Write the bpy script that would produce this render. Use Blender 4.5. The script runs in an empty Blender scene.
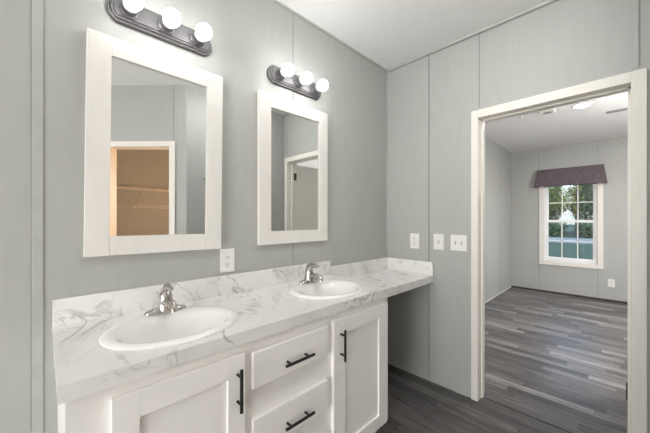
import bpy, bmesh, math, random
from mathutils import Vector, Matrix

# ------------------------------------------------------------------ camera
PI = math.pi
sc = bpy.context.scene
COL = sc.collection
H_CAM = 1.31
cd = bpy.data.cameras.new('camera')
cam = bpy.data.objects.new('camera', cd)
COL.objects.link(cam)
cd.sensor_width = 36.0
cd.lens = 289.4 / 650 * 36.0
cd.shift_y = 2.5 / 650
cd.clip_start = 0.02
cd.clip_end = 300
cam.location = (0, 0, H_CAM)
cam.rotation_euler = (PI / 2, 0, -math.radians(44.26))
sc.camera = cam

# ------------------------------------------------------------------ world, sun, exposure
BULB = 19        # vanity globe radiance
CAN_ROOM = 230     # bedroom downlight radiance
CLOSET_FILL = 700
FILL_DOME = 46
BED_FILL = 100
FILL_PANE = 8.6         # glow of the fill panes added behind the viewer
w = bpy.data.worlds.new('sky_world')
sc.world = w
w.use_nodes = True
wn = w.node_tree
bgn = wn.nodes['Background']
sky = wn.nodes.new('ShaderNodeTexSky')
sky.sky_type = 'NISHITA'
sky.sun_disc = False
sky.sun_elevation = math.radians(42)
sky.sun_rotation = math.radians(230)
sky.air_density = 1.0
sky.dust_density = 2.0
mixc = wn.nodes.new('ShaderNodeMixRGB')      # thin bright cloud over the blue
mixc.inputs[0].default_value = 0.62
mixc.inputs[2].default_value = (0.95, 0.97, 1.0, 1)
wn.links.new(sky.outputs[0], mixc.inputs[1])
wn.links.new(mixc.outputs[0], bgn.inputs[0])
bgn.inputs[1].default_value = 0.8
sl = bpy.data.lights.new('sun', 'SUN')
sl.energy = 1.3
sl.angle = math.radians(0.6)
sl.color = (1.0, 0.95, 0.86)
so = bpy.data.objects.new('sun', sl)
COL.objects.link(so)
so.rotation_euler = Vector((0.62, 0.35, -0.70)).to_track_quat('-Z', 'Y').to_euler()
so.location = (-5, -5, 8)

vs = sc.view_settings
vs.view_transform = 'Standard'
vs.look = 'None'
vs.gamma = 1.0
vs.use_curve_mapping = False
vs.exposure = 0.38
sc.cycles.max_bounces = 14
sc.cycles.diffuse_bounces = 8
sc.cycles.glossy_bounces = 6
sc.cycles.transparent_max_bounces = 12
sc.cycles.sample_clamp_indirect = 6.0
sc.cycles.caustics_reflective = False
sc.cycles.caustics_refractive = False

# ------------------------------------------------------------------ helpers
class MB:
    """collects shapes and links them as ONE mesh object"""
    def __init__(s):
        s.bm = bmesh.new()

    def box(s, x0, x1, y0, y1, z0, z1, bev=0.0, seg=2, rot=None, piv=None):
        r = bmesh.ops.create_cube(s.bm, size=1.0)
        vv = r['verts']
        for v in vv:
            v.co = Vector(((x0 + x1) / 2 + v.co.x * (x1 - x0), (y0 + y1) / 2 + v.co.y * (y1 - y0),
                           (z0 + z1) / 2 + v.co.z * (z1 - z0)))
        if rot is not None:
            bmesh.ops.rotate(s.bm, verts=vv, cent=piv or (0, 0, 0), matrix=rot)
        if bev > 0:
            ed = list({e for v in vv for e in v.link_edges})
            bmesh.ops.bevel(s.bm, geom=ed, offset=bev, segments=seg, profile=0.5, affect='EDGES')
        return s

    def tube(s, pts, rad, n=12, cap=True, flat=1.0):
        pts = [Vector(p) for p in pts]
        rads = rad if isinstance(rad, (list, tuple)) else [rad] * len(pts)
        rings = []
        ref = None
        for i, p in enumerate(pts):
            a = pts[max(i - 1, 0)]
            b = pts[min(i + 1, len(pts) - 1)]
            t = (b - a).normalized()
            if ref is None:
                ref = Vector((0, 0, 1)) if abs(t.z) < 0.9 else Vector((1, 0, 0))
            u = t.cross(ref).normalized()
            v = u.cross(t).normalized()
            ref = v
            ring = []
            for k in range(n):
                an = 2 * PI * k / n
                ring.append(s.bm.verts.new(p + u * math.cos(an) * rads[i] + v * math.sin(an) * rads[i] * flat))
            rings.append(ring)
        for i in range(len(rings) - 1):
            for k in range(n):
                s.bm.faces.new((rings[i][k], rings[i][(k + 1) % n], rings[i + 1][(k + 1) % n], rings[i + 1][k]))
        if cap:
            s.bm.faces.new(rings[0][::-1])
            s.bm.faces.new(rings[-1])
        return s

    def lathe(s, prof, org, axis='z', n=32, sx=1.0, sy=1.0):
        """prof = [(r, h)], revolved round axis through org"""
        org = Vector(org)
        rings = []
        for r, h in prof:
            if r < 1e-6:
                rings.append([s._p(org, 0, 0, h, axis)])
            else:
                rings.append([s._p(org, r * math.cos(2 * PI * k / n) * sx, r * math.sin(2 * PI * k / n) * sy, h, axis)
                              for k in range(n)])
        for a, b in zip(rings[:-1], rings[1:]):
            for k in range(n):
                k2 = (k + 1) % n
                if len(a) == 1 and len(b) == 1:
                    continue
                if len(a) == 1:
                    s.bm.faces.new((a[0], b[k], b[k2]))
                elif len(b) == 1:
                    s.bm.faces.new((a[k], b[0], a[k2]))
                else:
                    s.bm.faces.new((a[k], b[k], b[k2], a[k2]))
        return s

    def _p(s, o, a, b, h, axis):
        if axis == 'z':
            d = Vector((a, b, h))
        elif axis == 'y':
            d = Vector((a, h, b))
        else:
            d = Vector((h, a, b))
        return s.bm.verts.new(o + d)

    def loops(s, rings, close=True, cap0=False, cap1=True):
        """rings of equal length point lists bridged one to the next"""
        rr = [[s.bm.verts.new(p) for p in ring] for ring in rings]
        n = len(rr[0])
        for a, b in zip(rr[:-1], rr[1:]):
            for k in range(n):
                s.bm.faces.new((a[k], a[(k + 1) % n], b[(k + 1) % n], b[k]))
        if cap0:
            s.bm.faces.new(rr[0][::-1])
        if cap1:
            s.bm.faces.new(rr[-1])
        return s

    def xf(s, m):
        bmesh.ops.transform(s.bm, matrix=m, verts=s.bm.verts)
        return s

    def build(s, name, mat, parent=None, smooth=False, label=None):
        bmesh.ops.recalc_face_normals(s.bm, faces=s.bm.faces)
        me = bpy.data.meshes.new(name)
        s.bm.to_mesh(me)
        s.bm.free()
        me.materials.append(mat)
        if smooth:
            for p in me.polygons:
                p.use_smooth = True
            try:
                me.set_sharp_from_angle(angle=math.radians(40))
            except Exception:
                pass
        o = bpy.data.objects.new(name, me)
        COL.objects.link(o)
        if parent is not None:
            o.parent = parent
        if label:
            o['label'] = label
        return o


def thing(name, label, cat, loc=(0, 0, 0), group=None, rot=(0, 0, 0)):
    o = bpy.data.objects.new(name, None)
    o.empty_display_size = 0.1
    COL.objects.link(o)
    o.location = loc
    o.rotation_euler = rot
    return tag(o, label, cat, group)


def tag(o, label, cat, group=None):
    o['label'] = label
    o['category'] = cat
    if group:
        o['group'] = group
    return o


def struct(o):
    o['kind'] = 'structure'
    return o


def dup(root, loc, label=None, rot=None):
    def rec(o, par):
        c = o.copy()
        COL.objects.link(c)
        if par is not None:
            c.parent = par
        for ch in list(o.children):
            rec(ch, c)
        return c
    r = rec(root, None)
    r.location = loc
    if rot is not None:
        r.rotation_euler = rot
    if label:
        r['label'] = label
    return r

# ------------------------------------------------------------------ materials
def mat(name, col, rough=0.5, metal=0.0, spec=0.5):
    m = bpy.data.materials.new(name)
    m.use_nodes = True
    b = m.node_tree.nodes['Principled BSDF']
    b.inputs['Base Color'].default_value = (*col, 1)
    b.inputs['Roughness'].default_value = rough
    b.inputs['Metallic'].default_value = metal
    b.inputs['Specular IOR Level'].default_value = spec
    return m


def vary(m, col_a, col_b, scale=8.0, detail=4.0, stretch=(1, 1, 1), bump=0.0, bump_scale=None):
    """procedural noise colour between two tones plus fine bump"""
    nt = m.node_tree
    b = nt.nodes['Principled BSDF']
    tc = nt.nodes.new('ShaderNodeTexCoord')
    mp = nt.nodes.new('ShaderNodeMapping')
    mp.inputs['Scale'].default_value = stretch
    nz = nt.nodes.new('ShaderNodeTexNoise')
    nz.inputs['Scale'].default_value = scale
    nz.inputs['Detail'].default_value = detail
    rp = nt.nodes.new('ShaderNodeValToRGB')
    rp.color_ramp.elements[0].position = 0.3
    rp.color_ramp.elements[0].color = (*col_a, 1)
    rp.color_ramp.elements[1].position = 0.7
    rp.color_ramp.elements[1].color = (*col_b, 1)
    nt.links.new(tc.outputs['Object'], mp.inputs[0])
    nt.links.new(mp.outputs[0], nz.inputs['Vector'])
    nt.links.new(nz.outputs['Fac'], rp.inputs[0])
    nt.links.new(rp.outputs[0], b.inputs['Base Color'])
    if bump:
        n2 = nt.nodes.new('ShaderNodeTexNoise')
        n2.inputs['Scale'].default_value = bump_scale or scale * 8
        n2.inputs['Detail'].default_value = 3
        bp = nt.nodes.new('ShaderNodeBump')
        bp.inputs['Strength'].default_value = bump
        bp.inputs['Distance'].default_value = 0.002
        nt.links.new(mp.outputs[0], n2.inputs['Vector'])
        nt.links.new(n2.outputs['Fac'], bp.inputs['Height'])
        nt.links.new(bp.outputs[0], b.inputs['Normal'])
    return m


def emit(name, col, s):
    m = bpy.data.materials.new(name)
    m.use_nodes = True
    nt = m.node_tree
    nt.nodes.clear()
    o = nt.nodes.new('ShaderNodeOutputMaterial')
    e = nt.nodes.new('ShaderNodeEmission')
    e.inputs[0].default_value = (*col, 1)
    e.inputs[1].default_value = s
    nt.links.new(e.outputs[0], o.inputs[0])
    return m


def marble():
    m = mat('marble_laminate', (0.8, 0.8, 0.79), 0.22)
    nt = m.node_tree
    L = nt.links
    b = nt.nodes['Principled BSDF']
    tc = nt.nodes.new('ShaderNodeTexCoord')
    mp = nt.nodes.new('ShaderNodeMapping')
    m0 = nt.nodes.new('ShaderNodeMapping')
    m0.inputs['Rotation'].default_value = (0.55, 0.25, -0.95)
    mp.inputs['Scale'].default_value = (0.62, 2.0, 1.8)
    L.new(tc.outputs['Object'], m0.inputs[0])
    L.new(m0.outputs[0], mp.inputs[0])

    def vein(scale, dist, width, loc):
        ad = nt.nodes.new('ShaderNodeVectorMath')
        ad.operation = 'ADD'
        ad.inputs[1].default_value = loc
        L.new(mp.outputs[0], ad.inputs[0])
        n = nt.nodes.new('ShaderNodeTexNoise')
        n.inputs['Scale'].default_value = scale
        n.inputs['Detail'].default_value = 4
        n.inputs['Roughness'].default_value = 0.5
        n.inputs['Distortion'].default_value = dist
        L.new(ad.outputs[0], n.inputs['Vector'])
        s1 = nt.nodes.new('ShaderNodeMath')
        s1.operation = 'SUBTRACT'
        s1.inputs[1].default_value = 0.5
        L.new(n.outputs['Fac'], s1.inputs[0])
        a = nt.nodes.new('ShaderNodeMath')
        a.operation = 'ABSOLUTE'
        L.new(s1.outputs[0], a.inputs[0])
        r = nt.nodes.new('ShaderNodeMapRange')
        r.inputs['From Min'].default_value = 0.0
        r.inputs['From Max'].default_value = width
        r.inputs['To Min'].default_value = 1.0
        r.inputs['To Max'].default_value = 0.0
        L.new(a.outputs[0], r.inputs['Value'])
        p = nt.nodes.new('ShaderNodeTexNoise')
        p.inputs['Scale'].default_value = scale * 1.1
        p.inputs['Detail'].default_value = 2
        L.new(ad.outputs[0], p.inputs['Vector'])
        pr = nt.nodes.new('ShaderNodeMapRange')
        pr.inputs['From Min'].default_value = 0.47
        pr.inputs['From Max'].default_value = 0.66
        L.new(p.outputs['Fac'], pr.inputs['Value'])
        mu = nt.nodes.new('ShaderNodeMath')
        mu.operation = 'MULTIPLY'
        L.new(r.outputs[0], mu.inputs[0])
        L.new(pr.outputs[0], mu.inputs[1])
        return mu

    v1 = vein(2.6, 0.8, 0.024, (3.1, 1.7, 0.4))
    v2 = vein(5.5, 0.6, 0.02, (7.3, 0.2, 5.1))
    v3 = vein(1.6, 0.5, 0.11, (1.3, 9.2, 2.5))
    mx = nt.nodes.new('ShaderNodeMixRGB')
    mx.inputs[1].default_value = (0.80, 0.797, 0.787, 1)
    mx.inputs[2].default_value = (0.60, 0.595, 0.59, 1)
    f3 = nt.nodes.new('ShaderNodeMath'); f3.operation = 'MULTIPLY'; f3.inputs[1].default_value = 0.55
    L.new(v3.outputs[0], f3.inputs[0])
    L.new(f3.outputs[0], mx.inputs[0])
    m2 = nt.nodes.new('ShaderNodeMixRGB')
    m2.inputs[2].default_value = (0.34, 0.33, 0.335, 1)
    f1 = nt.nodes.new('ShaderNodeMath'); f1.operation = 'MULTIPLY'; f1.inputs[1].default_value = 0.95
    L.new(v1.outputs[0], f1.inputs[0])
    L.new(mx.outputs[0], m2.inputs[1])
    L.new(f1.outputs[0], m2.inputs[0])
    m3 = nt.nodes.new('ShaderNodeMixRGB')
    m3.inputs[2].default_value = (0.46, 0.43, 0.42, 1)
    f2 = nt.nodes.new('ShaderNodeMath'); f2.operation = 'MULTIPLY'; f2.inputs[1].default_value = 0.8
    L.new(v2.outputs[0], f2.inputs[0])
    L.new(m2.outputs[0], m3.inputs[1])
    L.new(f2.outputs[0], m3.inputs[0])
    L.new(m3.outputs[0], b.inputs['Base Color'])
    return m


def planks():
    m = mat('grey_plank_vinyl', (0.15, 0.145, 0.145), 0.36)
    nt = m.node_tree
    L = nt.links
    b = nt.nodes['Principled BSDF']
    tc = nt.nodes.new('ShaderNodeTexCoord')
    sp = nt.nodes.new('ShaderNodeSeparateXYZ')
    L.new(tc.outputs['Object'], sp.inputs[0])

    def math_(op, a, bval):
        n = nt.nodes.new('ShaderNodeMath')
        n.operation = op
        if hasattr(a, 'links') or hasattr(a, 'is_linked'):
            L.new(a, n.inputs[0])
        else:
            n.inputs[0].default_value = a
        if bval is not None:
            if hasattr(bval, 'is_linked'):
                L.new(bval, n.inputs[1])
            else:
                n.inputs[1].default_value = bval
        return n.outputs[0]

    def combine(x, y, z=0.0):
        c = nt.nodes.new('ShaderNodeCombineXYZ')
        for i, q in enumerate((x, y, z)):
            if hasattr(q, 'is_linked'):
                L.new(q, c.inputs[i])
            else:
                c.inputs[i].default_value = q
        return c.outputs[0]

    W = 0.082
    rx = math_('DIVIDE', sp.outputs[0], W)
    row = math_('FLOOR', rx, None)
    fx = math_('FRACT', rx, None)
    wn1 = nt.nodes.new('ShaderNodeTexWhiteNoise')
    wn1.noise_dimensions = '1D'
    L.new(row, wn1.inputs['W'])
    ln = math_('ADD', math_('MULTIPLY', wn1.outputs['Value'], 0.40), 0.42)
    off = math_('MULTIPLY', wn1.outputs['Value'], 37.0)
    ry = math_('ADD', math_('DIVIDE', sp.outputs[1], ln), off)
    pl = math_('FLOOR', ry, None)
    fy = math_('FRACT', ry, None)
    wn2 = nt.nodes.new('ShaderNodeTexWhiteNoise')
    wn2.noise_dimensions = '2D'
    L.new(combine(row, pl), wn2.inputs['Vector'])
    rp = nt.nodes.new('ShaderNodeValToRGB')
    e = rp.color_ramp.elements
    e[0].position = 0.0
    e[0].color = (0.066, 0.063, 0.064, 1)
    e[1].position = 1.0
    e[1].color = (0.245, 0.236, 0.235, 1)
    for p, c in ((0.35, (0.098, 0.092, 0.093)), (0.7, (0.135, 0.128, 0.129)), (0.86, (0.175, 0.167, 0.167))):
        q = e.new(p)
        q.color = (*c, 1)
    L.new(wn2.outputs['Value'], rp.inputs[0])
    # grain stretched along the plank
    g = nt.nodes.new('ShaderNodeTexNoise')
    g.inputs['Scale'].default_value = 1.0
    g.inputs['Detail'].default_value = 7
    g.inputs['Roughness'].default_value = 0.65
    g.inputs['Distortion'].default_value = 0.5
    gx = math_('MULTIPLY', sp.outputs[0], 45.0)
    gy = math_('MULTIPLY', sp.outputs[1], 3.2)
    L.new(combine(gx, gy, math_('MULTIPLY', wn2.outputs['Value'], 50.0)), g.inputs['Vector'])
    gr = nt.nodes.new('ShaderNodeMapRange')
    gr.inputs['From Min'].default_value = 0.3
    gr.inputs['From Max'].default_value = 0.7
    gr.inputs['To Min'].default_value = 0.45
    gr.inputs['To Max'].default_value = 1.6
    L.new(g.outputs['Fac'], gr.inputs['Value'])
    # joints
    ex = math_('LESS_THAN', fx, 0.03)
    ey = math_('LESS_THAN', fy, 0.006)
    jt = math_('MAXIMUM', ex, ey)
    jm = math_('SUBTRACT', 1.0, math_('MULTIPLY', jt, 0.45))
    mul = nt.nodes.new('ShaderNodeVectorMath')
    mul.operation = 'SCALE'
    L.new(rp.outputs[0], mul.inputs[0])
    L.new(math_('MULTIPLY', gr.outputs[0], jm), mul.inputs['Scale'])
    L.new(mul.outputs[0], b.inputs['Base Color'])
    bp = nt.nodes.new('ShaderNodeBump')
    bp.inputs['Strength'].default_value = 0.12
    bp.inputs['Distance'].default_value = 0.001
    L.new(g.outputs['Fac'], bp.inputs['Height'])
    L.new(bp.outputs[0], b.inputs['Normal'])
    return m


M_WALL = vary(mat('wall_panel', (0.40, 0.41, 0.39), 0.55), (0.405, 0.413, 0.395), (0.425, 0.433, 0.415), 30, 3, (1, 1, 0.2), 0.12, 260)
M_SEAM = mat('panel_seam', (0.27, 0.275, 0.265), 0.6)
M_BATT = vary(mat('panel_batten', (0.42, 0.43, 0.41), 0.5), (0.41, 0.42, 0.40), (0.45, 0.46, 0.44), 20)
M_CEIL = vary(mat('ceiling_white', (0.85, 0.845, 0.835), 0.8), (0.865, 0.863, 0.857), (0.885, 0.883, 0.877), 14, 4, (1, 1, 1), 0.3, 180)
M_TRIM = vary(mat('cream_trim', (0.78, 0.75, 0.70), 0.4), (0.765, 0.735, 0.685), (0.80, 0.77, 0.72), 10, 3, (4, 4, 0.6))
M_FRAME = vary(mat('mirror_frame_white', (0.76, 0.735, 0.70), 0.45), (0.74, 0.715, 0.68), (0.78, 0.755, 0.72), 14, 4, (3, 3, 0.5))
M_CAB = vary(mat('cabinet_white', (0.885, 0.87, 0.86), 0.35), (0.875, 0.86, 0.85), (0.895, 0.88, 0.87), 9)
M_MARB = marble()
M_FLOOR = planks()
M_PORC = mat('porcelain', (0.86, 0.855, 0.845), 0.10)
M_NICK = vary(mat('brushed_nickel', (0.50, 0.47, 0.44), 0.2, 1.0), (0.50, 0.47, 0.44), (0.58, 0.55, 0.52), 40)
M_PEWT = vary(mat('pewter_metal', (0.16, 0.155, 0.16), 0.5, 0.6), (0.14, 0.136, 0.14), (0.18, 0.176, 0.18), 30, 3, (0.3, 1, 4))
M_BLACK = mat('dark_bronze', (0.025, 0.024, 0.024), 0.4, 0.6)
M_DARK = mat('dark_slot', (0.02, 0.02, 0.02), 0.7)
M_PLATE = mat('white_plastic', (0.80, 0.79, 0.77), 0.35)
M_VINYL = mat('white_vinyl', (0.85, 0.85, 0.85), 0.35)
M_MIRR = mat('silvered_glass', (0.90, 0.91, 0.90), 0.0, 1.0)
M_BULB = emit('globe_glow', (1.0, 0.99, 0.98), BULB)
M_CANR = emit('room_downlight_glow', (1.0, 0.93, 0.89), CAN_ROOM)
M_CLOS_FILL = emit('closet_fill_glow', (1.0, 0.60, 0.34), CLOSET_FILL)
M_FILL_PANE = emit('fill_pane_glow', (1.0, 0.985, 0.95), FILL_PANE)
M_BED_FILL = emit('bedroom_fill_glow', (1.0, 0.95, 0.92), BED_FILL)
M_FILL_DOME = emit('fill_dome_glow', (1.0, 0.985, 0.965), FILL_DOME)
M_VAL = vary(mat('valance_fabric', (0.10, 0.078, 0.09), 0.85), (0.085, 0.066, 0.075), (0.15, 0.12, 0.135), 26, 5, (1, 2.5, 0.35), 0.4, 200)
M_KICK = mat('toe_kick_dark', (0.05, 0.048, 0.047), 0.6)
M_WIRE = mat('white_coated_wire', (0.78, 0.74, 0.70), 0.4)
M_DETG = mat('grey_plastic_grille', (0.30, 0.30, 0.31), 0.6)


def glass_mat():
    m = bpy.data.materials.new('window_glass')
    m.use_nodes = True
    nt = m.node_tree
    nt.nodes.clear()
    o = nt.nodes.new('ShaderNodeOutputMaterial')
    t = nt.nodes.new('ShaderNodeBsdfTransparent')
    t.inputs[0].default_value = (0.90, 0.95, 0.97, 1)
    g = nt.nodes.new('ShaderNodeBsdfGlossy')
    g.inputs['Roughness'].default_value = 0.0
    mx = nt.nodes.new('ShaderNodeMixShader')
    mx.inputs[0].default_value = 0.06
    nt.links.new(t.outputs[0], mx.inputs[1])
    nt.links.new(g.outputs[0], mx.inputs[2])
    nt.links.new(mx.outputs[0], o.inputs[0])
    return m


M_GLASS = glass_mat()

# ------------------------------------------------------------------ room dimensions
YV = 1.495          # vanity wall face
XB = 2.246          # back wall face (bath side)
XB2 = 2.366         # back wall face (bedroom side)
XF = 6.466          # bedroom far wall face
YR = -0.112         # short wall to the right of the doorway
ZC = 2.66           # bath ceiling
ZR = 2.59           # bedroom ceiling
XL = -3.0           # bath end wall
YC = -2.22          # closet back wall
T = 0.12
DY0, DY1, DZ = -0.034, 0.721, 2.035      # doorway opening

# ------------------------------------------------------------------ large structure
fl = MB().box(XL - T, XF + T, -3.4, YV + T, -0.10, 0.0).build('floor', M_FLOOR); struct(fl)
struct(MB().box(XL - T, XB + 0.06, -3.4, YV + T, ZC, ZC + 0.14).build('ceiling', M_CEIL))
struct(MB().box(XB + 0.06, XF + T, -3.4, YV + T, ZR, ZC + 0.14).build('ceiling_bedroom', M_CEIL))
struct(MB().box(XL - T, XF + T, YV, YV + T, 0, ZC).build('wall_left', M_WALL))
bw = MB()
bw.box(XB, XB2, DY1 + 0.015, YV, 0, ZC)
bw.box(XB, XB2, -3.4, DY0 - 0.015, 0, ZC)
bw.box(XB, XB2, DY0 - 0.015, DY1 + 0.015, DZ + 0.015, ZC)
struct(bw.build('wall_back', M_WALL))
RY0, RY1, RZ0, RZ1 = -1.10, 0.76, 0.06, 2.15
rw = MB()
rw.box(XL - T, XL, -1.3 - T, RY0, 0, ZC)
rw.box(XL - T, XL, RY1, YV, 0, ZC)
rw.box(XL - T, XL, RY0, RY1, 0, RZ0)
rw.box(XL - T, XL, RY0, RY1, RZ1, ZC)
struct(rw.build('wall_rear', M_WALL))
# short wall right of the doorway, mitred into the diagonal closet wall
PX, PY = 1.035, YR
struct(MB().box(PX, XB, YR - T, YR, 0, ZC).build('wall_right', M_WALL))
# diagonal wall with the closet opening : local s runs from the outside corner towards -X -Y
DS = Vector((-math.sqrt(.5), -math.sqrt(.5), 0))       # along the wall
DN = Vector((math.sqrt(.5), -math.sqrt(.5), 0))        # into the closet
S0, S1, LEN = 0.168, 0.800, 1.68                        # closet opening along s


def diag(mb):
    """local x = along the wall, y = into the closet"""
    m = Matrix(((DS.x, DN.x, 0, PX), (DS.y, DN.y, 0, PY), (0, 0, 1, 0), (0, 0, 0, 1)))
    return mb.xf(m)


d = MB()
d.box(0.0, S0 - 0.015, 0, T, 0, ZC)
d.box(S1 + 0.015, LEN, 0, T, 0, ZC)
d.box(S0 - 0.015, S1 + 0.015, 0, T, DZ + 0.02, ZC)
struct(diag(d).build('wall_diagonal', M_WALL))
ex, ey = PX + DS.x * LEN, PY + DS.y * LEN
struct(MB().box(XL, ex + 0.04, ey - T, ey, 0, ZC).build('wall_front', M_WALL))
struct(MB().box(ex - 0.08, ex + 0.04, YC - T, ey - T, 0, ZC).build('wall_closet_side', M_WALL))
struct(MB().box(ex - 0.08, XB, YC - T, YC, 0, ZC).build('wall_closet_back', M_WALL))
# bedroom shell
WY0, WY1, WZ0, WZ1 = 0.275, 0.985, 0.565, 2.0
fw = MB()
fw.box(XF, XF + T, -3.4, WY0, 0, ZC)
fw.box(XF, XF + T, WY1, YV, 0, ZC)
fw.box(XF, XF + T, WY0, WY1, 0, WZ0)
fw.box(XF, XF + T, WY0, WY1, WZ1, ZC)
struct(fw.build('wall_far', M_WALL))
BY = -2.6
br = MB()
BW = ((2.75, 4.05), (4.75, 6.05))
br.box(XB2, XF, BY - T, BY, 0, 0.75)
br.box(XB2, XF, BY - T, BY, 2.15, ZC)
for a, b in ((XB2, 2.75), (4.05, 4.75), (6.05, XF)):
    br.box(a, b, BY - T, BY, 0.75, 2.15)
struct(br.build('wall_bedroom_right', M_WALL))

# ------------------------------------------------------------------ panel seams, beads, base strips
tn = [0]


def trim(mb, m=M_SEAM):
    tn[0] += 1
    return struct(mb.build('trim_%d' % tn[0], m))


trim(MB().box(-0.029, 0.001, YV - 0.004, YV, 0, ZC - 0.012, 0.0015), M_BATT)
trim(MB().box(-0.031, -0.029, YV - 0.003, YV, 0, ZC - 0.012))
trim(MB().box(1.164, 1.169, YV - 0.0015, YV, 0, ZC - 0.012))
for y, zt in ((1.094, 0.0), (0.716, DZ + 0.075), (-0.064, DZ + 0.075)):
    trim(MB().box(XB - 0.002, XB, y - 0.004, y + 0.003, zt, ZC - 0.012))
trim(MB().box(XB - 0.004, XB, 1.098, 1.106, 0, ZC - 0.012), M_BATT)
trim(MB().box(XB - 0.004, XB, -0.06, -0.045, DZ + 0.075, ZC - 0.012), M_BATT)
# corner bead and ceiling bead
trim(MB().box(XB - 0.012, XB, YV - 0.012, YV, 0, ZC - 0.012, 0.004), M_BATT)
trim(MB().box(XL, XB, YV - 0.012, YV, ZC - 0.012, ZC, 0.003), M_BATT)
trim(MB().box(XB - 0.022, XB, YR, YV - 0.012, ZC - 0.022, ZC, 0.004), M_BATT)
for x in (3.05, 3.6, 4.2, 5.0, 5.75):
    trim(MB().box(x - .002, x + .003, YV - 0.0015, YV, 0, ZR))
for y in (1.06, 0.272, -0.15, -0.9, -1.7):
    zt = 0.0
    if 0.2 < y < 1.1:
        trim(MB().box(XF - 0.0015, XF, y - .003, y + .003, 0, 0.49))
        trim(MB().box(XF - 0.0015, XF, y - .003, y + .003, 2.19, ZR))
    else:
        trim(MB().box(XF - 0.0015, XF, y - .003, y + .003, 0, ZR))
# seams of the diagonal wall, bath side
trim(diag(MB().box(0.128, 0.133, -0.0015, 0, DZ + 0.06, ZC)))
# slim base strips
struct(MB().box(XB - 0.010, XB, DY1 + 0.06, YV, 0, 0.012, 0.003).build('baseboard_back', M_BATT))
struct(MB().box(XB2, XF, YV - 0.010, YV, 0, 0.014, 0.003).build('baseboard_left', M_TRIM))
struct(MB().box(XF - 0.010, XF, BY, YV - 0.01, 0, 0.03, 0.003).build('baseboard_far', mat('dark_base', (0.06, 0.05, 0.048), 0.6)))
# dark threshold joint where the two floors meet
trim(MB().box(2.311, 2.320, DY0, DY1, 0.0, 0.0015), M_DARK)

# ------------------------------------------------------------------ doorway frame to the bedroom
CW = 0.057
dr = struct(MB().box(XB - 0.002, XB2 + 0.002, DY1, DY1 + 0.015, 0, DZ + 0.015)
            .box(XB - 0.002, XB2 + 0.002, DY0 - 0.015, DY0, 0, DZ + 0.015)
            .box(XB - 0.002, XB2 + 0.002, DY0, DY1, DZ, DZ + 0.015)
            .box(XB + 0.055, XB + 0.085, DY1 - 0.010, DY1, 0, DZ)
            .box(XB + 0.055, XB + 0.085, DY0, DY0 + 0.012, 0, DZ)
            .box(XB + 0.055, XB + 0.085, DY0, DY1, DZ - 0.010, DZ)
            .build('door_1', M_TRIM))
for xa, xb in ((XB - 0.016, XB - 0.0005), (XB2 + 0.0005, XB2 + 0.016)):
    c = MB()
    c.box(xa, xb, DY1 - 0.001, DY1 + 0.046, 0, DZ + CW, 0.003)
    c.box(xa, xb, DY0 - CW, DY0 + 0.001, 0, DZ + CW, 0.003)
    c.box(xa, xb, DY0 + 0.001, DY1 - 0.001, DZ - 0.001, DZ + CW, 0.003)
    c.build('door_casing', M_TRIM, dr)
MB().box(XB + 0.092, XB + 0.115, DY1 - 0.0015, DY1 + 0.001, 0.935, 0.995, 0.0005).build('strike_plate', M_NICK, dr, label='small metal strike plate')

# open bedroom door, swung back into the bedroom
t = thing('open_door', 'cream slab door swung open into the bedroom, seen in the right mirror', 'door', (XB2 + 0.004, DY0 - 0.006, 0.0), rot=(0, 0, -math.radians(5)))
MB().box(0.018, 0.765, -0.040, -0.004, 0.012, 2.025, 0.002).build('door_slab', M_TRIM, t)
for z in (0.335, 1.86):
    hg = MB().box(-0.028, -0.002, 0.0005, 0.0085, z - 0.045, z + 0.045)
    hy = 0.014 if z < 1 else 0.004
    hg.tube([(-0.004, hy, z - 0.047), (-0.004, hy, z + 0.047)], 0.010 if z < 1 else 0.007, 10)
    hg.box(0.006, 0.021, -0.036, 0.004, z - 0.045, z + 0.045)
    for k in (-0.03, 0.0, 0.03):
        hg.box(-0.030, 0.012, 0.0005, 0.012, z + k - 0.006, z + k + 0.006)
    hg.build('hinge', M_BLACK, t, label='dark bronze hinge')
kn = MB().lathe([(0.026, 0.0), (0.026, 0.006), (0.011, 0.010), (0.011, 0.03), (0.026, 0.04), (0.029, 0.052), (0.02, 0.064), (0.0, 0.066)], (0.70, -0.004, 0.965), 'y', 20)
kn.build('door_knob', M_NICK, t, True)

# ------------------------------------------------------------------ closet opening frame and door
cf = MB()
cf.box(S0 - 0.015, S0, -0.002, T + 0.002, 0, DZ + 0.02)
cf.box(S1, S1 + 0.015, -0.002, T + 0.002, 0, DZ + 0.02)
cf.box(S0, S1, -0.002, T + 0.002, DZ + 0.005, DZ + 0.02)
d2 = struct(diag(cf).build('door_2', M_TRIM))
c = MB()
c.box(S0 - CW, S0 + 0.001, -0.016, -0.0005, 0, DZ + CW, 0.003)
c.box(S1 - 0.001, S1 + CW, -0.016, -0.0005, 0, DZ + CW, 0.003)
c.box(S0 + 0.001, S1 - 0.001, -0.016, -0.0005, DZ + 0.004, DZ + CW, 0.003)
diag(c).build('door_casing', M_TRIM, d2)
hinge_pt = Vector((PX, PY, 0)) + DS * (S1 + 0.006) - DN * 0.024
t = thing('closet_door', 'cream closet door folded back beside the closet opening behind the viewer', 'door', hinge_pt,
          rot=(0, 0, math.atan2(DS.y, DS.x) - math.radians(8)))
MB().box(0.012, 0.615, -0.036, -0.003, 0.012, 2.025, 0.002).build('door_slab', M_TRIM, t)
for z in (0.335, 1.83):
    hg = MB().tube([(0, 0, z - 0.045), (0, 0, z + 0.045)], 0.008, 10)
    for k in (-0.03, 0.0, 0.03):
        hg.box(-0.026, 0.012, -0.006, 0.010, z + k - 0.006, z + k + 0.006)
    hg.build('hinge', M_BLACK, t, label='dark bronze hinge')
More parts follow.
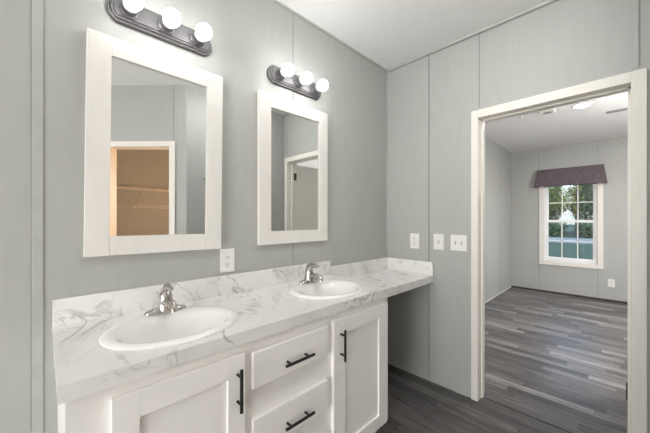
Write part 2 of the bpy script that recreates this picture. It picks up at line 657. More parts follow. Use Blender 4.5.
MB().lathe([(0.026, 0.0), (0.026, -0.006), (0.011, -0.010), (0.011, -0.03), (0.026, -0.04), (0.029, -0.052), (0.02, -0.064), (0.0, -0.066)], (0.56, -0.036, 0.965), 'y', 20).build('door_knob', M_NICK, t, True)

# ------------------------------------------------------------------ bedroom window
XG = XF + 0.075
wf = MB()
F = 0.042
wf.box(XF + 0.02, XF + 0.10, WY0, WY0 + F, WZ0, WZ1)
wf.box(XF + 0.02, XF + 0.10, WY1 - F, WY1, WZ0, WZ1)
wf.box(XF + 0.02, XF + 0.10, WY0 + F, WY1 - F, WZ0, WZ0 + 0.05)
wf.box(XF + 0.02, XF + 0.10, WY0 + F, WY1 - F, WZ1 - 0.04, WZ1)
win = struct(wf.build('window_1', M_VINYL))
cs = MB()
cs.box(XF - 0.017, XF - 0.0005, WY0 - 0.065, WY0 + 0.004, WZ0 - 0.07, WZ1 + 0.07, 0.003)
cs.box(XF - 0.017, XF - 0.0005, WY1 - 0.004, WY1 + 0.065, WZ0 - 0.07, WZ1 + 0.07, 0.003)
cs.box(XF - 0.017, XF - 0.0005, WY0 + 0.004, WY1 - 0.004, WZ0 - 0.07, WZ0 + 0.004, 0.003)
cs.box(XF - 0.017, XF - 0.0005, WY0 + 0.004, WY1 - 0.004, WZ1 - 0.004, WZ1 + 0.07, 0.003)
cs.build('window_casing', M_TRIM, win)
ya, yb = WY0 + F, WY1 - F
zm = 1.262
for nm, x, z0, z1 in (('upper_sash', XF + 0.075, zm - 0.01, WZ1 - 0.04), ('lower_sash', XF + 0.045, WZ0 + 0.05, zm + 0.022)):
    s_ = MB()
    r = 0.018
    s_.box(x, x + 0.02, ya, ya + r, z0, z1)
    s_.box(x, x + 0.02, yb - r, yb, z0, z1)
    s_.box(x, x + 0.02, ya + r, yb - r, z0, z0 + (0.042 if nm == 'upper_sash' else 0.02))
    s_.box(x, x + 0.02, ya + r, yb - r, z1 - (0.034 if nm == 'lower_sash' else 0.02), z1)
    sash = s_.build(nm, M_VINYL, win)
    MB().box(x + 0.009, x + 0.013, ya + r, yb - r, z0 + 0.018, z1 - 0.018).build('pane', M_GLASS, sash)
    mu = MB()
    for k in (1, 2):
        y = ya + (yb - ya) * k / 3
        mu.box(x + 0.002, x + 0.008, y - 0.008, y + 0.008, z0 + 0.018, z1 - 0.018)
    zz = 1.595 if nm == 'upper_sash' else 0.93
    mu.box(x + 0.002, x + 0.0075, ya + r, yb - r, zz - 0.008, zz + 0.008)
    mu.build('muntin_grid', M_VINYL, sash)

# two unseen side-wall windows, added to let more daylight into the bedroom
for n_, (a, b) in enumerate(BW):
    m = MB()
    for p in ((a, a + F, 0.75, 2.15), (b - F, b, 0.75, 2.15), (a + F, b - F, 0.75, 0.75 + F), (a + F, b - F, 2.15 - F, 2.15), (a + F, b - F, 1.43, 1.47)):
        m.box(p[0], p[1], BY - 0.09, BY - 0.03, p[2], p[3])
    wi = struct(m.build('window_%d' % (n_ + 3), M_VINYL))
    c = MB()
    c.box(a - 0.065, a + 0.004, BY + 0.0005, BY + 0.017, 0.68, 2.22, 0.003)
    c.box(b - 0.004, b + 0.065, BY + 0.0005, BY + 0.017, 0.68, 2.22, 0.003)
    c.box(a + 0.004, b - 0.004, BY + 0.0005, BY + 0.017, 0.68, 0.754, 0.003)
    c.box(a + 0.004, b - 0.004, BY + 0.0005, BY + 0.017, 2.146, 2.22, 0.003)
    c.build('window_casing', M_TRIM, wi)
    MB().box(a + F, b - F, BY - 0.063, BY - 0.058, 0.75 + F, 2.15 - F).build('pane', M_GLASS, wi)

# unseen glowing panes in a window frame, added as fill behind the viewer
wf = MB()
wf.box(XL - 0.09, XL - 0.02, RY0, RY0 + F, RZ0, RZ1)
wf.box(XL - 0.09, XL - 0.02, RY1 - F, RY1, RZ0, RZ1)
wf.box(XL - 0.09, XL - 0.02, RY0 + F, RY1 - F, RZ0, RZ0 + F)
wf.box(XL - 0.09, XL - 0.02, RY0 + F, RY1 - F, RZ1 - F, RZ1)
wf.box(XL - 0.09, XL - 0.03, -0.20, -0.14, RZ0 + F, RZ1 - F)
fill_win = struct(wf.build('window_2', M_VINYL))
cs = MB()
cs.box(XL + 0.0005, XL + 0.017, RY0 - 0.065, RY0 + 0.004, RZ0 - 0.055, RZ1 + 0.07, 0.003)
cs.box(XL + 0.0005, XL + 0.017, RY1 - 0.004, RY1 + 0.065, RZ0 - 0.055, RZ1 + 0.07, 0.003)
cs.box(XL + 0.0005, XL + 0.017, RY0 + 0.004, RY1 - 0.004, RZ0 - 0.055, RZ0 + 0.004, 0.003)
cs.box(XL + 0.0005, XL + 0.017, RY0 + 0.004, RY1 - 0.004, RZ1 - 0.004, RZ1 + 0.07, 0.003)
cs.build('window_casing', M_TRIM, fill_win)
for a, b in ((RY0 + F, -0.20), (-0.14, RY1 - F)):
    MB().box(XL - 0.064, XL - 0.058, a, b, RZ0 + F, RZ1 - F).build('fill_pane', M_FILL_PANE, fill_win)

# valance
t = thing('window_valance', 'flared mauve brown fabric valance over the bedroom window', 'valance', (XF, 0.637, 1.885))
HY = 0.436


def valring(dy, dep, z, off):
    return [(-dep + off, -dy + off, z), (-dep + off, dy - off, z), (-0.0005, dy - off, z), (-0.0005, -dy + off, z)]


v = MB()
v.loops([valring(0.478, 0.125, 0.0, 0.0), valring(0.470, 0.112, 0.06, 0.0), valring(HY, 0.07, 0.297, 0.0)], cap1=True)
vo = v.build('fabric_face', M_VAL, t)
MB().box(-0.072, -0.0005, -HY - 0.001, HY + 0.001, 0.290, 0.302, 0.003).build('top_band', M_VAL, t)
MB().box(-0.1285, -0.122, -0.479, 0.479, 0.0, 0.014, 0.002).build('hem', M_VAL, t)

# ------------------------------------------------------------------ vanity cabinet
CX0, CX1, CYF = 0.040, 1.468, 0.977
CZ0, CZ1 = 0.103, 0.8595
t = thing('vanity_cabinet', 'white shaker vanity cabinet with dark bar handles under the marble top', 'cabinet', (CX0, CYF, 0))
V = lambda x0, x1, y0, y1, z0, z1: (x0 - CX0, x1 - CX0, y0 - CYF, y1 - CYF, z0, z1)
b_ = MB()
b_.box(*V(CX0, CX0 + 0.016, CYF + 0.018, YV - 0.001, 0.0, CZ1))
b_.box(*V(CX1 - 0.016, CX1, CYF + 0.018, YV - 0.001, CZ0, CZ1))
b_.box(*V(CX1 - 0.016, CX1, CYF + 0.075, YV - 0.001, 0.0, CZ0))
b_.box(*V(CX0 + 0.016, CX1 - 0.016, CYF + 0.018, YV - 0.001, CZ0, CZ0 + 0.016))
b_.box(*V(CX0 + 0.016, CX1 - 0.016, YV - 0.012, YV - 0.001, CZ0 + 0.016, CZ1))
b_.build('body', M_CAB, t)
MB().box(*V(CX0 + 0.016, CX1 - 0.016, CYF + 0.075, CYF + 0.09, 0.0, CZ0)).build('toe_kick', M_KICK, t)
ff = MB()
y0, y1 = CYF, CYF + 0.018
for a, b in ((CX0, 0.145), (0.52, 0.572), (0.943, 0.99 + 0.012), (1.43, CX1)):
    ff.box(*V(a, b, y0, y1, CZ0, CZ1))
for a, b in ((0.145, 0.52), (0.572, 0.943), (1.002, 1.43)):
    ff.box(*V(a, b, y0, y1, CZ0, CZ0 + 0.04))
    ff.box(*V(a, b, y0, y1, 0.80, CZ1))
for a, b in ((0.572, 0.943),):
    ff.box(*V(a, b, y0, y1, 0.552, 0.680))
    ff.box(*V(a, b, y0, y1, 0.300, 0.428))
ff.build('face_frame', M_CAB, t)
YD = CYF - 0.0005


def shaker(x0, x1, z0, z1, st):
    """door: frame and recessed panel"""
    m = MB()
    th = 0.019
    m.box(*V(x0, x0 + st, YD - th, YD, z0, z1), 0.0015)
    m.box(*V(x1 - st, x1, YD - th, YD, z0, z1), 0.0015)
    m.box(*V(x0 + st, x1 - st, YD - th, YD, z0, z0 + 0.062), 0.0015)
    m.box(*V(x0 + st, x1 - st, YD - th, YD, z1 - 0.076, z1), 0.0015)
    m.box(*V(x0 + st - 0.002, x1 - st + 0.002, YD - th + 0.010, YD - 0.004, z0 + 0.06, z1 - 0.072))
    return m.build('door', M_CAB, t)


def bar(parent, cx, cz, vertical, ln=0.150):
    yb_ = YD - 0.019
    m = MB()
    h = ln / 2
    ax = (lambda q, y: (cx - CX0, y - CYF, cz + q)) if vertical else (lambda q, y: (cx - CX0 + q, y - CYF, cz))
    m.tube([ax(-h, yb_ - 0.030), ax(h, yb_ - 0.030)], 0.006, 12)
    for q in (-0.048, 0.048):
        m.tube([ax(q, yb_ + 0.001), ax(q, yb_ - 0.030)], 0.0048, 10)
    return m.build('bar_handle', M_BLACK, parent, True, 'dark bronze bar handle')


dl = shaker(0.132, 0.528, 0.135, 0.822, 0.066)
bar(dl, 0.497, 0.707, True)
dr_ = shaker(0.992, 1.447, 0.135, 0.822, 0.085)
bar(dr_, 1.040, 0.700, True)
for z0, z1 in ((0.672, 0.811), (0.420, 0.560), (0.168, 0.308)):
    q = MB().box(*V(0.560, 0.955, YD - 0.019, YD, z0, z1), 0.004, 2).build('drawer', M_CAB, t)
    bar(q, 0.765, (z0 + z1) / 2 - 0.016, False)

# ------------------------------------------------------------------ countertops
SINKS = ((0.362, 1.184), (1.172, 1.184))
SA, SB = 0.232, 0.196


def slab_with_holes(x0, x1, y0, y1, z0, z1, holes, ho):
    bm = bmesh.new()
    outs = []
    for z in (z1, z0):
        loops_ = []
        vs_ = [bm.verts.new((x, y, z)) for x, y in ((x0, y0), (x1, y0), (x1, y1), (x0, y1))]
        loops_.append(vs_)
        for hx, hy, a, b in holes:
            loops_.append([bm.verts.new((hx + a * math.cos(2 * PI * k / 48), hy + b * math.sin(2 * PI * k / 48), z)) for k in range(48)])
        ee = []
        for lp in loops_:
            for i in range(len(lp)):
                ee.append(bm.edges.new((lp[i], lp[(i + 1) % len(lp)])))
        bmesh.ops.triangle_fill(bm, use_beauty=True, use_dissolve=False, edges=ee)
        outs.append(loops_)
    for la, lb in zip(*outs):
        n = len(la)
        for i in range(n):
            bm.faces.new((la[i], la[(i + 1) % n], lb[(i + 1) % n], lb[i]))
    m = MB()
    m.bm.free()
    m.bm = bm
    return m


TX0, TX1, TYF, TZ0, TZ1 = 0.025, 1.495, 0.952, 0.860, 0.905
t = thing('vanity_countertop', 'white marble laminate countertop holding both oval sinks', 'countertop', (TX0, TYF, TZ0))
o = (-TX0, -TYF, -TZ0)
sm = slab_with_holes(TX0, TX1, TYF, YV - 0.001, TZ0, TZ1, [(x, y, SA - 0.02, SB - 0.02) for x, y in SINKS], o)
sm.xf(Matrix.Translation(o)).build('slab', M_MARB, t)
MB().box(TX0, TX1, YV - 0.020, YV - 0.001, TZ1, 1.008, 0.002).xf(Matrix.Translation(o)).build('backsplash', M_MARB, t)

KX0, KZ0, KZ1, KYF = 1.4695, 0.804, 0.8592, 1.054
t = thing('desk_countertop', 'lower white marble laminate makeup counter in the corner, open underneath', 'countertop', (KX0, KYF, KZ0))
o = (-KX0, -KYF, -KZ0)
MB().box(KX0, XB - 0.001, KYF, YV - 0.001, KZ0, KZ1, 0.0015).xf(Matrix.Translation(o)).build('slab', M_MARB, t)
MB().box(TX1 + 0.0015, XB - 0.021, YV - 0.0205, YV - 0.001, KZ1, 0.964, 0.002).xf(Matrix.Translation(o)).build('backsplash', M_MARB, t)
MB().box(XB - 0.020, XB - 0.001, KYF, YV - 0.001, KZ1, 0.964, 0.002).xf(Matrix.Translation(o)).build('side_splash', M_MARB, t)

# ------------------------------------------------------------------ sinks
def sink(x, y, label):
    t = thing('oval_sink', label, 'sink', (x, y, TZ1), 'drop-in oval sinks')
    n = 64

    def el(a, b, z, dy=0.0):
        return [(a * math.cos(2 * PI * k / n), dy + b * math.sin(2 * PI * k / n), z) for k in range(n)]
    R = []
    # rim: rolls up from the counter, widens to a faucet deck at the back
    R.append(el(SA, SB, 0.0005))
    R.append(el(SA + 0.001, SB + 0.001, 0.004))
    R.append(el(SA - 0.002, SB - 0.002, 0.009))
    R.append(el(SA - 0.010, SB - 0.009, 0.0125))
    R.append(el(SA - 0.024, SB - 0.026, 0.0135, -0.004))
    R.append(el(SA - 0.036, SB - 0.048, 0.0115, -0.016))
    R.append(el(SA - 0.048, SB - 0.062, 0.005, -0.020))
    R.append(el(SA - 0.058, SB - 0.072, -0.006, -0.021))
    for f_, z in ((0.94, -0.028), (0.87, -0.058), (0.76, -0.09), (0.60, -0.115), (0.36, -0.132), (0.14, -0.138)):
        R.append(el((SA - 0.060) * f_, (SB - 0.074) * f_, z, -0.021))
    m = MB().loops(R, cap0=False, cap1=True)
    ob = m.build('basin', M_PORC, t, True)
    MB().lathe([(0.024, -0.139), (0.024, -0.135), (0.015, -0.134), (0.014, -0.138), (0.0, -0.137)], (0, -0.024, 0), 'z', 24).build('drain', M_NICK, t, True, 'metal drain ring')
    return t


sink(*SINKS[0], 'white oval drop-in sink at the left end of the counter, below the left mirror')
sink(*SINKS[1], 'white oval drop-in sink farther along the counter, below the right mirror')

# ------------------------------------------------------------------ faucets
def faucet():
    t = thing('basin_faucet', 'brushed nickel single-lever faucet on the near sink under the left mirror', 'faucet',
              (SINKS[0][0] + 0.012, SINKS[0][1] + 0.166, TZ1 + 0.012), 'single-lever basin faucets')
    n = 40

    def st(a, b, z, p=2.6):
        out = []
        for k in range(n):
            an = 2 * PI * k / n
            ca, sa = math.cos(an), math.sin(an)
            out.append((a * math.copysign(abs(ca) ** (2 / p), ca), b * math.copysign(abs(sa) ** (2 / p), sa), z))
        return out
    # base wings rising to the middle
    m = MB().loops([st(0.080, 0.026, 0), st(0.081, 0.027, 0.006), st(0.077, 0.024, 0.013), st(0.060, 0.019, 0.018), st(0.034, 0.018, 0.024), st(0.028, 0.018, 0.028)])
    m.build('base', M_NICK, t, True)
    # body column
    m = MB().lathe([(0.036, 0.008), (0.034, 0.022), (0.029, 0.040), (0.026, 0.054), (0.025, 0.064), (0.0, 0.066)], (0, 0.004, 0), 'z', 28)
    m.build('body', M_NICK, t, True)
    # spout: low, out over the bowl
    m = MB().tube([(0, 0.0, 0.036), (0, -0.03, 0.046), (0, -0.062, 0.049), (0, -0.088, 0.045), (0, -0.106, 0.036)],
                  [0.024, 0.021, 0.018, 0.016, 0.015], 18, True, 0.85)
    sp = m.build('spout', M_NICK, t, True)
    MB().tube([(0, -0.096, 0.034), (0, -0.101, 0.020)], 0.0105, 14).build('aerator', M_NICK, sp, True)
    # lever handle: dome cap with an arched loop reaching forward
    m = MB().lathe([(0.026, 0.060), (0.026, 0.068), (0.022, 0.080), (0.012, 0.088), (0.0, 0.090)], (0, 0.006, 0), 'z', 24)
    m.tube([(0, 0.012, 0.056), (0, 0.018, 0.074), (0, 0.014, 0.090), (0, 0.0, 0.101), (0, -0.026, 0.108), (0, -0.056, 0.112), (0, -0.080, 0.114), (0, -0.088, 0.1135)],
           [0.021, 0.021, 0.020, 0.019, 0.017, 0.0145, 0.011, 0.005], 16, True, 0.55)
    m.build('lever_handle', M_NICK, t, True)
    m = MB().tube([(0, 0.024, 0.012), (0, 0.024, 0.07)], 0.0028, 8)
    m.lathe([(0.0, 0.0), (0.005, 0.002), (0.006, 0.008), (0.0, 0.012)], (0, 0.024, 0.068), 'z', 12)
    m.build('lift_rod', M_NICK, t, True)
    return t


f1 = faucet()
dup(f1, (SINKS[1][0] + 0.012, SINKS[1][1] + 0.166, TZ1 + 0.012), 'brushed nickel single-lever faucet on the far sink under the right mirror')

# ------------------------------------------------------------------ mirrors
MW, MH, MF = 0.555, 0.904, 0.080


def mirror(x, z, label, roll):
    t = thing('framed_mirror', label, 'mirror', (x, YV - 0.001, z), 'white framed wall mirrors', rot=(0, roll, 0))
    a, h = MW / 2, MH / 2
    y0, y1 = -0.028, 0.0
    m = MB()
    m.box(-a, -a + MF, y0, y1, -h, h, 0.0018)
    m.box(a - MF, a, y0, y1, -h, h, 0.0018)
    m.box(-a + MF + 0.0006, a - MF - 0.0006, y0 + 0.0008, y1, h - MF, h - 0.0006, 0.0018)
    m.box(-a + MF + 0.0006, a - MF - 0.0006, y0 + 0.0008, y1, -h + 0.0006, -h + MF, 0.0018)
    m.build('frame', M_FRAME, t)
    MB().box(-a + MF - 0.004, a - MF + 0.004, -0.019, -0.008, -h + MF - 0.004, h - MF + 0.004).build('mirror_glass', M_MIRR, t, label='silvered mirror glass')
    return t


mirror(0.3965, 1.609, 'white board framed mirror on the left, reflecting the closet opening', math.radians(0.6))
mirror(1.1775, 1.609, 'white board framed mirror on the right, reflecting the bedroom doorway', 0.0)

# ------------------------------------------------------------------ vanity light bars
def bar_outline(L, hh, bul, ins, y):
    pts = []
    L2, h2 = L - ins, hh - ins
    xe = L - bul
    N = 10
    for k in range(N + 1):
        a = -1 + 2 * k / N
        pts.append((xe + (L2 - xe) * (1 - abs(a) ** 2.2), y, h2 * a))
    for k in range(N + 1):
        a = 1 - 2 * k / N
        pts.append((-xe - (L2 - xe) * (1 - abs(a) ** 2.2), y, h2 * a))
    return pts


def light_bar():
    t = thing('vanity_light_bar', 'pewter light bar with three lit globe bulbs above the left mirror', 'light fixture', (0.4065, YV - 0.001, 2.195), 'three-globe vanity light bars')
    L, hh, bul = 0.219, 0.054, 0.034
    R = [bar_outline(L, hh, bul, i, y) for i, y in ((0, 0), (0, -0.012), (0.004, -0.016), (0.009, -0.016), (0.011, -0.022), (0.014, -0.025), (0.019, -0.025), (0.022, -0.031))]
    MB().loops(R).build('back_plate', M_PEWT, t)
    for x in (-0.145, 0.0, 0.139):
        s_ = MB().lathe([(0.034, -0.030), (0.034, -0.036), (0.029, -0.040), (0.027, -0.062), (0.030, -0.074), (0.027, -0.076), (0.0, -0.074)], (x, 0, 0), 'y', 28).build('socket_cup', M_PEWT, t, True)
        prof = [(0.014, -0.070), (0.018, -0.080)]
        for k in range(1, 17):
            an = math.radians(150) * (1 - k / 16.0)
            prof.append((0.0355 * math.sin(an) if k < 16 else 0.0, -0.114 - 0.0355 * math.cos(an)))
        MB().lathe(prof, (x, 0, 0), 'y', 32).build('globe_bulb', M_BULB, s_, True, 'lit white globe bulb')
    return t


lb = light_bar()
dup(lb, (1.1875, YV - 0.001, 2.195), 'pewter light bar with three lit globe bulbs above the right mirror')

# ------------------------------------------------------------------ outlets and switches
def plate_local(wd, ht):
    m = MB().box(-wd / 2, wd / 2, -0.006, 0, -ht / 2, ht / 2, 0.002)
    return m


def recept(t):
    for z in (-0.020, 0.020):
        r = MB().lathe([(0.0165, 0), (0.0165, -0.0075), (0.015, -0.0085), (0, -0.0085)], (0, 0, z), 'y', 24).build('receptacle', M_PLATE, t)
        s_ = MB()
        s_.box(-0.0075, -0.005, -0.0092, -0.008, z - 0.004, z + 0.005)
        s_.box(0.005, 0.0075, -0.0092, -0.008, z - 0.004, z + 0.005)
        s_.lathe([(0.0025, -0.008), (0.0025, -0.0092), (0, -0.0092)], (0, 0, z - 0.010), 'y', 10)
        s_.build('slot', M_DARK, r)


def outlet(loc, rz, label, wd=0.082, ht=0.126):
    t = thing('wall_outlet', label, 'outlet', loc, rot=(0, 0, rz))
    plate_local(wd, ht).build('cover_plate', M_PLATE, t)
    recept(t)
    return t


def toggle(t, x):
    MB().box(x - 0.006, x + 0.006, -0.008, -0.0055, -0.013, 0.013).build('toggle_slot', M_DETG, t)
    MB().box(x - 0.004, x + 0.004, -0.018, -0.006, -0.004, 0.006, 0.001, 2, Matrix.Rotation(math.radians(-25), 3, 'X'), (x, -0.006, 0)).build('toggle', M_PLATE, t)


outlet((0.715, YV, 1.086), 0, 'white outlet plate on the vanity wall between the two mirrors')
outlet((XB, 1.219, 1.125), -PI / 2, 'white outlet plate on the back wall nearest the corner', 0.082, 0.126)
t = thing('light_switch', 'white single light switch plate, between the outlet and the double switch', 'switch', (XB, 1.013, 1.130), rot=(0, 0, -PI / 2))
plate_local(0.082, 0.124).build('cover_plate', M_PLATE, t)
toggle(t, 0)
t = thing('light_switch', 'white double light switch plate beside the doorway casing', 'switch', (XB, 0.860, 1.130), rot=(0, 0, -PI / 2))
plate_local(0.119, 0.120).build('cover_plate', M_PLATE, t)
toggle(t, -0.023)
toggle(t, 0.023)
outlet((XF, 0.118, 0.293), -PI / 2, 'white outlet low on the bedroom wall right of the window', 0.08, 0.125)

# ------------------------------------------------------------------ ceiling fixtures
def downlight(loc, label, glow):
    t = thing('recessed_downlight', label, 'ceiling light', loc)
    MB().lathe([(0.066, -0.001), (0.068, -0.008), (0.092, -0.005), (0.095, 0.0)], (0, 0, 0), 'z', 36).build('trim_ring', M_PLATE, t, True)
    MB().lathe([(0.0, -0.004), (0.0665, -0.004), (0.0665, -0.0005), (0.0, -0.0005)], (0, 0, 0), 'z', 36).build('lens', glow, t)
    return t


downlight((4.345, 0.315, ZR), 'bright round recessed downlight in the bedroom ceiling', M_CANR)
for q, (x, y, nm) in enumerate(((3.3, -0.9, 'added bedroom fill downlight out of frame, nearest the bathroom doorway'), (4.345, -1.3, 'added bedroom fill downlight out of frame, mid ceiling'), (5.6, -1.3, 'added bedroom fill downlight out of frame, nearest the far wall'))):
    downlight((x, y, ZR), nm, M_CANR)  # extra unseen downlights, added to brighten the bedroom
t = thing('smoke_detector', 'small white square ceiling sensor with grey grille left of the bedroom downlight', 'smoke detector', (4.28, 0.615, ZR))
MB().box(-0.07, 0.07, -0.07, 0.07, -0.022, 0, 0.006).build('housing', M_PLATE, t)
MB().box(-0.036, 0.036, -0.036, 0.036, -0.024, -0.0215, 0.001).build('grille', M_DETG, t)
t = thing('sprinkler_head', 'tiny white round ceiling cap farthest left on the bedroom ceiling', 'ceiling cap', (4.30, 0.88, ZR))
MB().lathe([(0.035, 0), (0.033, -0.006), (0.014, -0.009), (0.012, -0.022), (0.0, -0.024)], (0, 0, 0), 'z', 20).build('cap', M_PLATE, t, True)
t = thing('ceiling_register', 'long slim grey air register in the bedroom ceiling at right', 'vent', (4.86, 0.02, ZR))
MB().box(-0.05, 0.05, -0.165, 0.115, -0.003, 0, 0.001).build('frame', M_DETG, t)
for k in range(4):
    MB().box(-0.04 + k * 0.022, -0.028 + k * 0.022, -0.15, 0.10, -0.005, -0.0025).build('louvre', M_DETG, t)
t = thing('added_dome_light', 'added dome fill light on the bathroom ceiling above the frame', 'ceiling light', (1.3, 0.48, ZC))  # unseen dome added to brighten the bathroom walls and ceiling
MB().lathe([(0.13, 0), (0.13, -0.014), (0.122, -0.018), (0.0, -0.018)], (0, 0, 0), 'z', 40).build('base_pan', M_PEWT, t, True)
MB().lathe([(0.120, -0.017), (0.120, -0.030), (0.108, -0.054), (0.08, -0.072), (0.04, -0.080), (0.0, -0.082)], (0, 0, 0), 'z', 40).build('dome', M_FILL_DOME, t, True)
t = thing('added_pendant_light', 'added globe pendant fill light in the bedroom, out of frame', 'ceiling light', (4.0, -0.95, ZR))  # unseen globe, added to lift the bedroom ceiling and walls
MB().lathe([(0.06, 0), (0.058, -0.015), (0.03, -0.028), (0.0, -0.028)], (0, 0, 0), 'z', 32).build('canopy', M_PEWT, t, True)
MB().tube([(0, 0, -0.027), (0, 0, -0.45)], 0.008, 10).build('stem', M_PEWT, t, True)
MB().lathe([(0.0, -0.449)] + [(0.15 * math.sin(math.radians(a)), -0.6 + 0.15 * math.cos(math.radians(a))) for a in range(10, 180, 10)] + [(0.0, -0.75)], (0, 0, 0), 'z', 36).build('globe', M_BED_FILL, t, True)
t = thing('added_closet_lamp', 'added warm fill lamp inside the closet, hidden behind the short wall', 'wall lamp', (1.85, YR - T, 1.45))  # hidden lamp added to warm and brighten the closet walls
MB().lathe([(0.055, 0), (0.055, -0.012), (0.03, -0.03), (0.018, -0.06), (0.0, -0.06)], (0, 0, 0), 'y', 24).build('lamp_base', M_PLATE, t, True)
MB().lathe([(0.012, -0.058), (0.018, -0.07), (0.036, -0.095), (0.040, -0.115), (0.034, -0.135), (0.018, -0.15), (0.0, -0.154)], (0, 0, 0), 'y', 24).build('bulb', M_CLOS_FILL, t, True)

# ------------------------------------------------------------------ closet shelf and robe hook
SX0, SX1, SZ = ex + 0.06, XB - 0.02, 1.76
t = thing('wire_shelf', 'white wire closet shelf with diagonal brace, seen in the left mirror', 'shelf', ((SX0 + SX1) / 2, YC, SZ))
ox = -(SX0 + SX1) / 2
m = MB()
for y in (0.012, 0.10, 0.20, 0.30):
    m.tube([(SX0 + ox, y, 0), (SX1 + ox, y, 0)], 0.004, 6)
m.tube([(SX0 + ox, 0.303, -0.03), (SX1 + ox, 0.303, -0.03)], 0.004, 6)
k = SX0 + 0.02
while k < SX1:
    m.tube([(k + ox, 0.01, 0.004), (k + ox, 0.305, 0.004), (k + ox, 0.305, -0.03)], 0.0016, 4)
    k += 0.03
m.build('wire_deck', M_WIRE, t)
for x in (0.62, 0.93, 1.24, 1.55):
    MB().box(x + ox - 0.009, x + ox + 0.009, 0.300, 0.312, -0.035, 0.010, 0.002).build('clip', M_PLATE, t)
MB().tube([(1.03 + ox, 0.30, -0.01), (0.99 + ox, 0.012, -0.25)], 0.006, 8).box(0.97 + ox, 1.01 + ox, 0.0005, 0.016, -0.275, -0.235, 0.002).build('brace', M_WIRE, t)
m = MB()
for z in (-0.245, -0.275):
    m.tube([(SX0 + ox, 0.03, z), (SX1 + ox, 0.03, z)], 0.0045, 6)
for x in (SX0 + ox + 0.2, SX1 + ox - 0.3):
    m.box(x - 0.006, x + 0.006, 0.0005, 0.034, -0.285, -0.235)
m.build('wall_rail', M_WIRE, t)

t = thing('robe_hook', 'small metal robe hook on the wall right of the closet, seen in the left mirror', 'hook', (1.222, YR, 1.734))
MB().lathe([(0.016, 0), (0.016, 0.004), (0.006, 0.007), (0.006, 0.03), (0.011, 0.034), (0.0, 0.038)], (0, 0, 0), 'y', 16).build('peg', M_NICK, t, True)

# ------------------------------------------------------------------ outdoors
GZ = -0.7
M_GRASS = vary(mat('grass_lawn', (0.06, 0.12, 0.04), 0.9), (0.016, 0.042, 0.030), (0.042, 0.075, 0.046), 1.6, 8)
M_ROAD = vary(mat('pale_road', (0.30, 0.34, 0.36), 0.8), (0.18, 0.21, 0.225), (0.24, 0.27, 0.29), 0.8, 6)
M_BARK = vary(mat('bark', (0.10, 0.075, 0.06), 0.9), (0.06, 0.048, 0.042), (0.22, 0.18, 0.15), 6, 5, (3, 3, 0.5))
LEAFS = [vary(mat('leaf_' + n, a, 0.7), a, b, 3.0, 4) for n, a, b in (
    ('olive', (0.07, 0.11, 0.03), (0.20, 0.23, 0.06)), ('deep', (0.03, 0.065, 0.035), (0.08, 0.13, 0.06)), ('yellow', (0.20, 0.20, 0.05), (0.40, 0.37, 0.12)))]
struct(MB().box(-20, 140, -70, 90, GZ - 0.2, GZ).build('lawn', M_GRASS))
struct(MB().box(31.5, 39.5, -60, 80, GZ, GZ + 0.03).build('road', M_ROAD))

random.seed(11)


def leaves(lf, p, n, sx, sz, lo, hi):
    for q in range(n):
        c_ = p + Vector((random.gauss(0, sx), random.gauss(0, sx), random.gauss(0, sz)))
        a = Vector((random.gauss(0, 1), random.gauss(0, 1), random.gauss(0, 1))).normalized()
        b = a.cross(Vector((random.gauss(0, 1), random.gauss(0, 1), random.gauss(0, 1)))).normalized()
        s_ = random.uniform(lo, hi)
        lf.bm.faces.new([lf.bm.verts.new(c_ + a * s_ * 1.5), lf.bm.verts.new(c_ + b * s_ * .7),
                         lf.bm.verts.new(c_ - a * s_ * 1.5), lf.bm.verts.new(c_ - b * s_ * .7)])


def tree(kind, hgt, low, label):
    t = thing('woodland_tree', label, 'tree', (0, 0, GZ), 'trees across the road')
    base = (0.15, 0.13, 0.11)[kind]
    ax = lambda f_: Vector((0.22 * math.sin(f_ * 3 + kind), 0.2 * math.sin(f_ * 2.2 + kind * 2), hgt * 0.95 * f_))
    m = MB().tube([ax(i / 6) for i in range(7)], [base * (1 - 0.85 * i / 6) + 0.01 for i in range(7)], 8)
    tips = []
    for k in range(15):
        f_ = random.uniform(low, 0.95)
        an = random.uniform(0, 2 * PI)
        ln = random.uniform(0.4, 1.05)
        p0 = ax(f_)
        p1 = p0 + Vector((math.cos(an) * ln, math.sin(an) * ln, random.uniform(0.2, 0.7)))
        m.tube([p0, (p0 + p1) / 2 + Vector((0, 0, 0.08)), p1], [0.035, 0.022, 0.01], 5)
        tips += [p1, (p0 + p1) / 2]
    m.build('trunk', M_BARK, t, True)
    lf = MB()
    for p in tips:
        leaves(lf, p, 44, 0.32, 0.34, 0.06, 0.13)
    lf.build('foliage', LEAFS[kind], t)
    return t


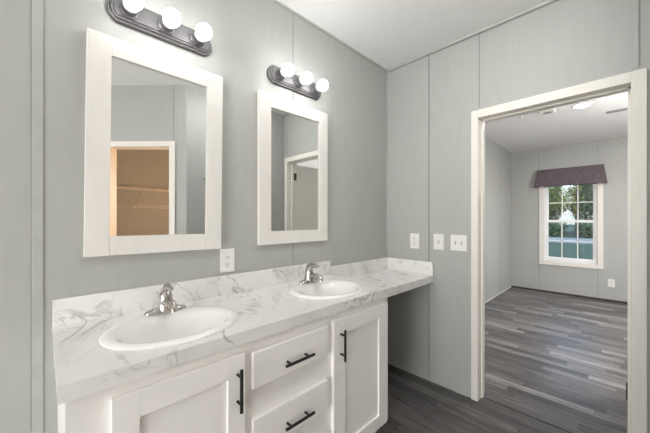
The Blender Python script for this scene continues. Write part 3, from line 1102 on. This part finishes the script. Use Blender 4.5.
def shrub(label):
    t = thing('roadside_shrub', label, 'shrub', (0, 0, GZ), 'shrubs along the wood edge')
    m = MB()
    lf = MB()
    for k in range(7):
        an = 2 * PI * k / 7
        p1 = Vector((math.cos(an) * 0.5, math.sin(an) * 0.7, random.uniform(0.8, 1.5)))
        m.tube([(0, 0, 0), p1 * 0.5 + Vector((0, 0, 0.15)), p1], [0.03, 0.02, 0.01], 5)
        leaves(lf, p1, 60, 0.28, 0.3, 0.06, 0.14)
        leaves(lf, p1 * 0.5, 40, 0.3, 0.25, 0.06, 0.14)
    m.build('stem', M_BARK, t, True)
    lf.build('foliage', LEAFS[1], t)
    return t


TL = ['tall olive green tree with a bare lower trunk in the woodland across the road',
      'deep green bushy tree in the woodland across the road',
      'yellow green tree in the woodland across the road']
protos = [tree(0, 9.0, 0.36, TL[0]), tree(1, 6.5, 0.22, TL[1]), tree(2, 7.5, 0.34, TL[2])]
spots = []
for row, X in enumerate((44.5, 48.0, 51.5, 55.0, 58.5)):
    a_, b_y = X * 0.015 - 5.0, X * 0.17 + 3.0
    n_ = 5
    for i in range(n_):
        spots.append((X + random.uniform(-0.5, 0.5), a_ + (b_y - a_) * (i + 0.5 + (row % 2) * 0.35 - 0.17 + random.uniform(-0.1, 0.1)) / n_))
order = [2, 0, 1, 0, 2, 0, 1, 2, 1, 0, 1, 0, 1, 2, 1, 0, 2, 1, 1, 0, 1, 1, 0, 1, 1, 0, 2, 1, 0, 2]
seen = set()
for i, (x, y) in enumerate(spots):
    kd = order[i]
    o = protos[kd] if kd not in seen else dup(protos[kd], (0, 0, 0))
    seen.add(kd)
    o.location = (x, y, GZ)
    o.rotation_euler = (0, 0, random.uniform(0, 6.28))
    sc_ = random.uniform(0.9, 1.15)
    o.scale = (sc_, sc_, sc_)
sh = shrub('low dark green shrub at the edge of the wood across the road')
for i in range(6):
    o = sh if i == 0 else dup(sh, (0, 0, 0))
    o.location = (41.8 + random.uniform(-0.3, 0.3), -2.6 + i * 2.6, GZ)
    o.rotation_euler = (0, 0, random.uniform(0, 6.28))
    o.scale = (1, 1, random.uniform(0.7, 1.1))
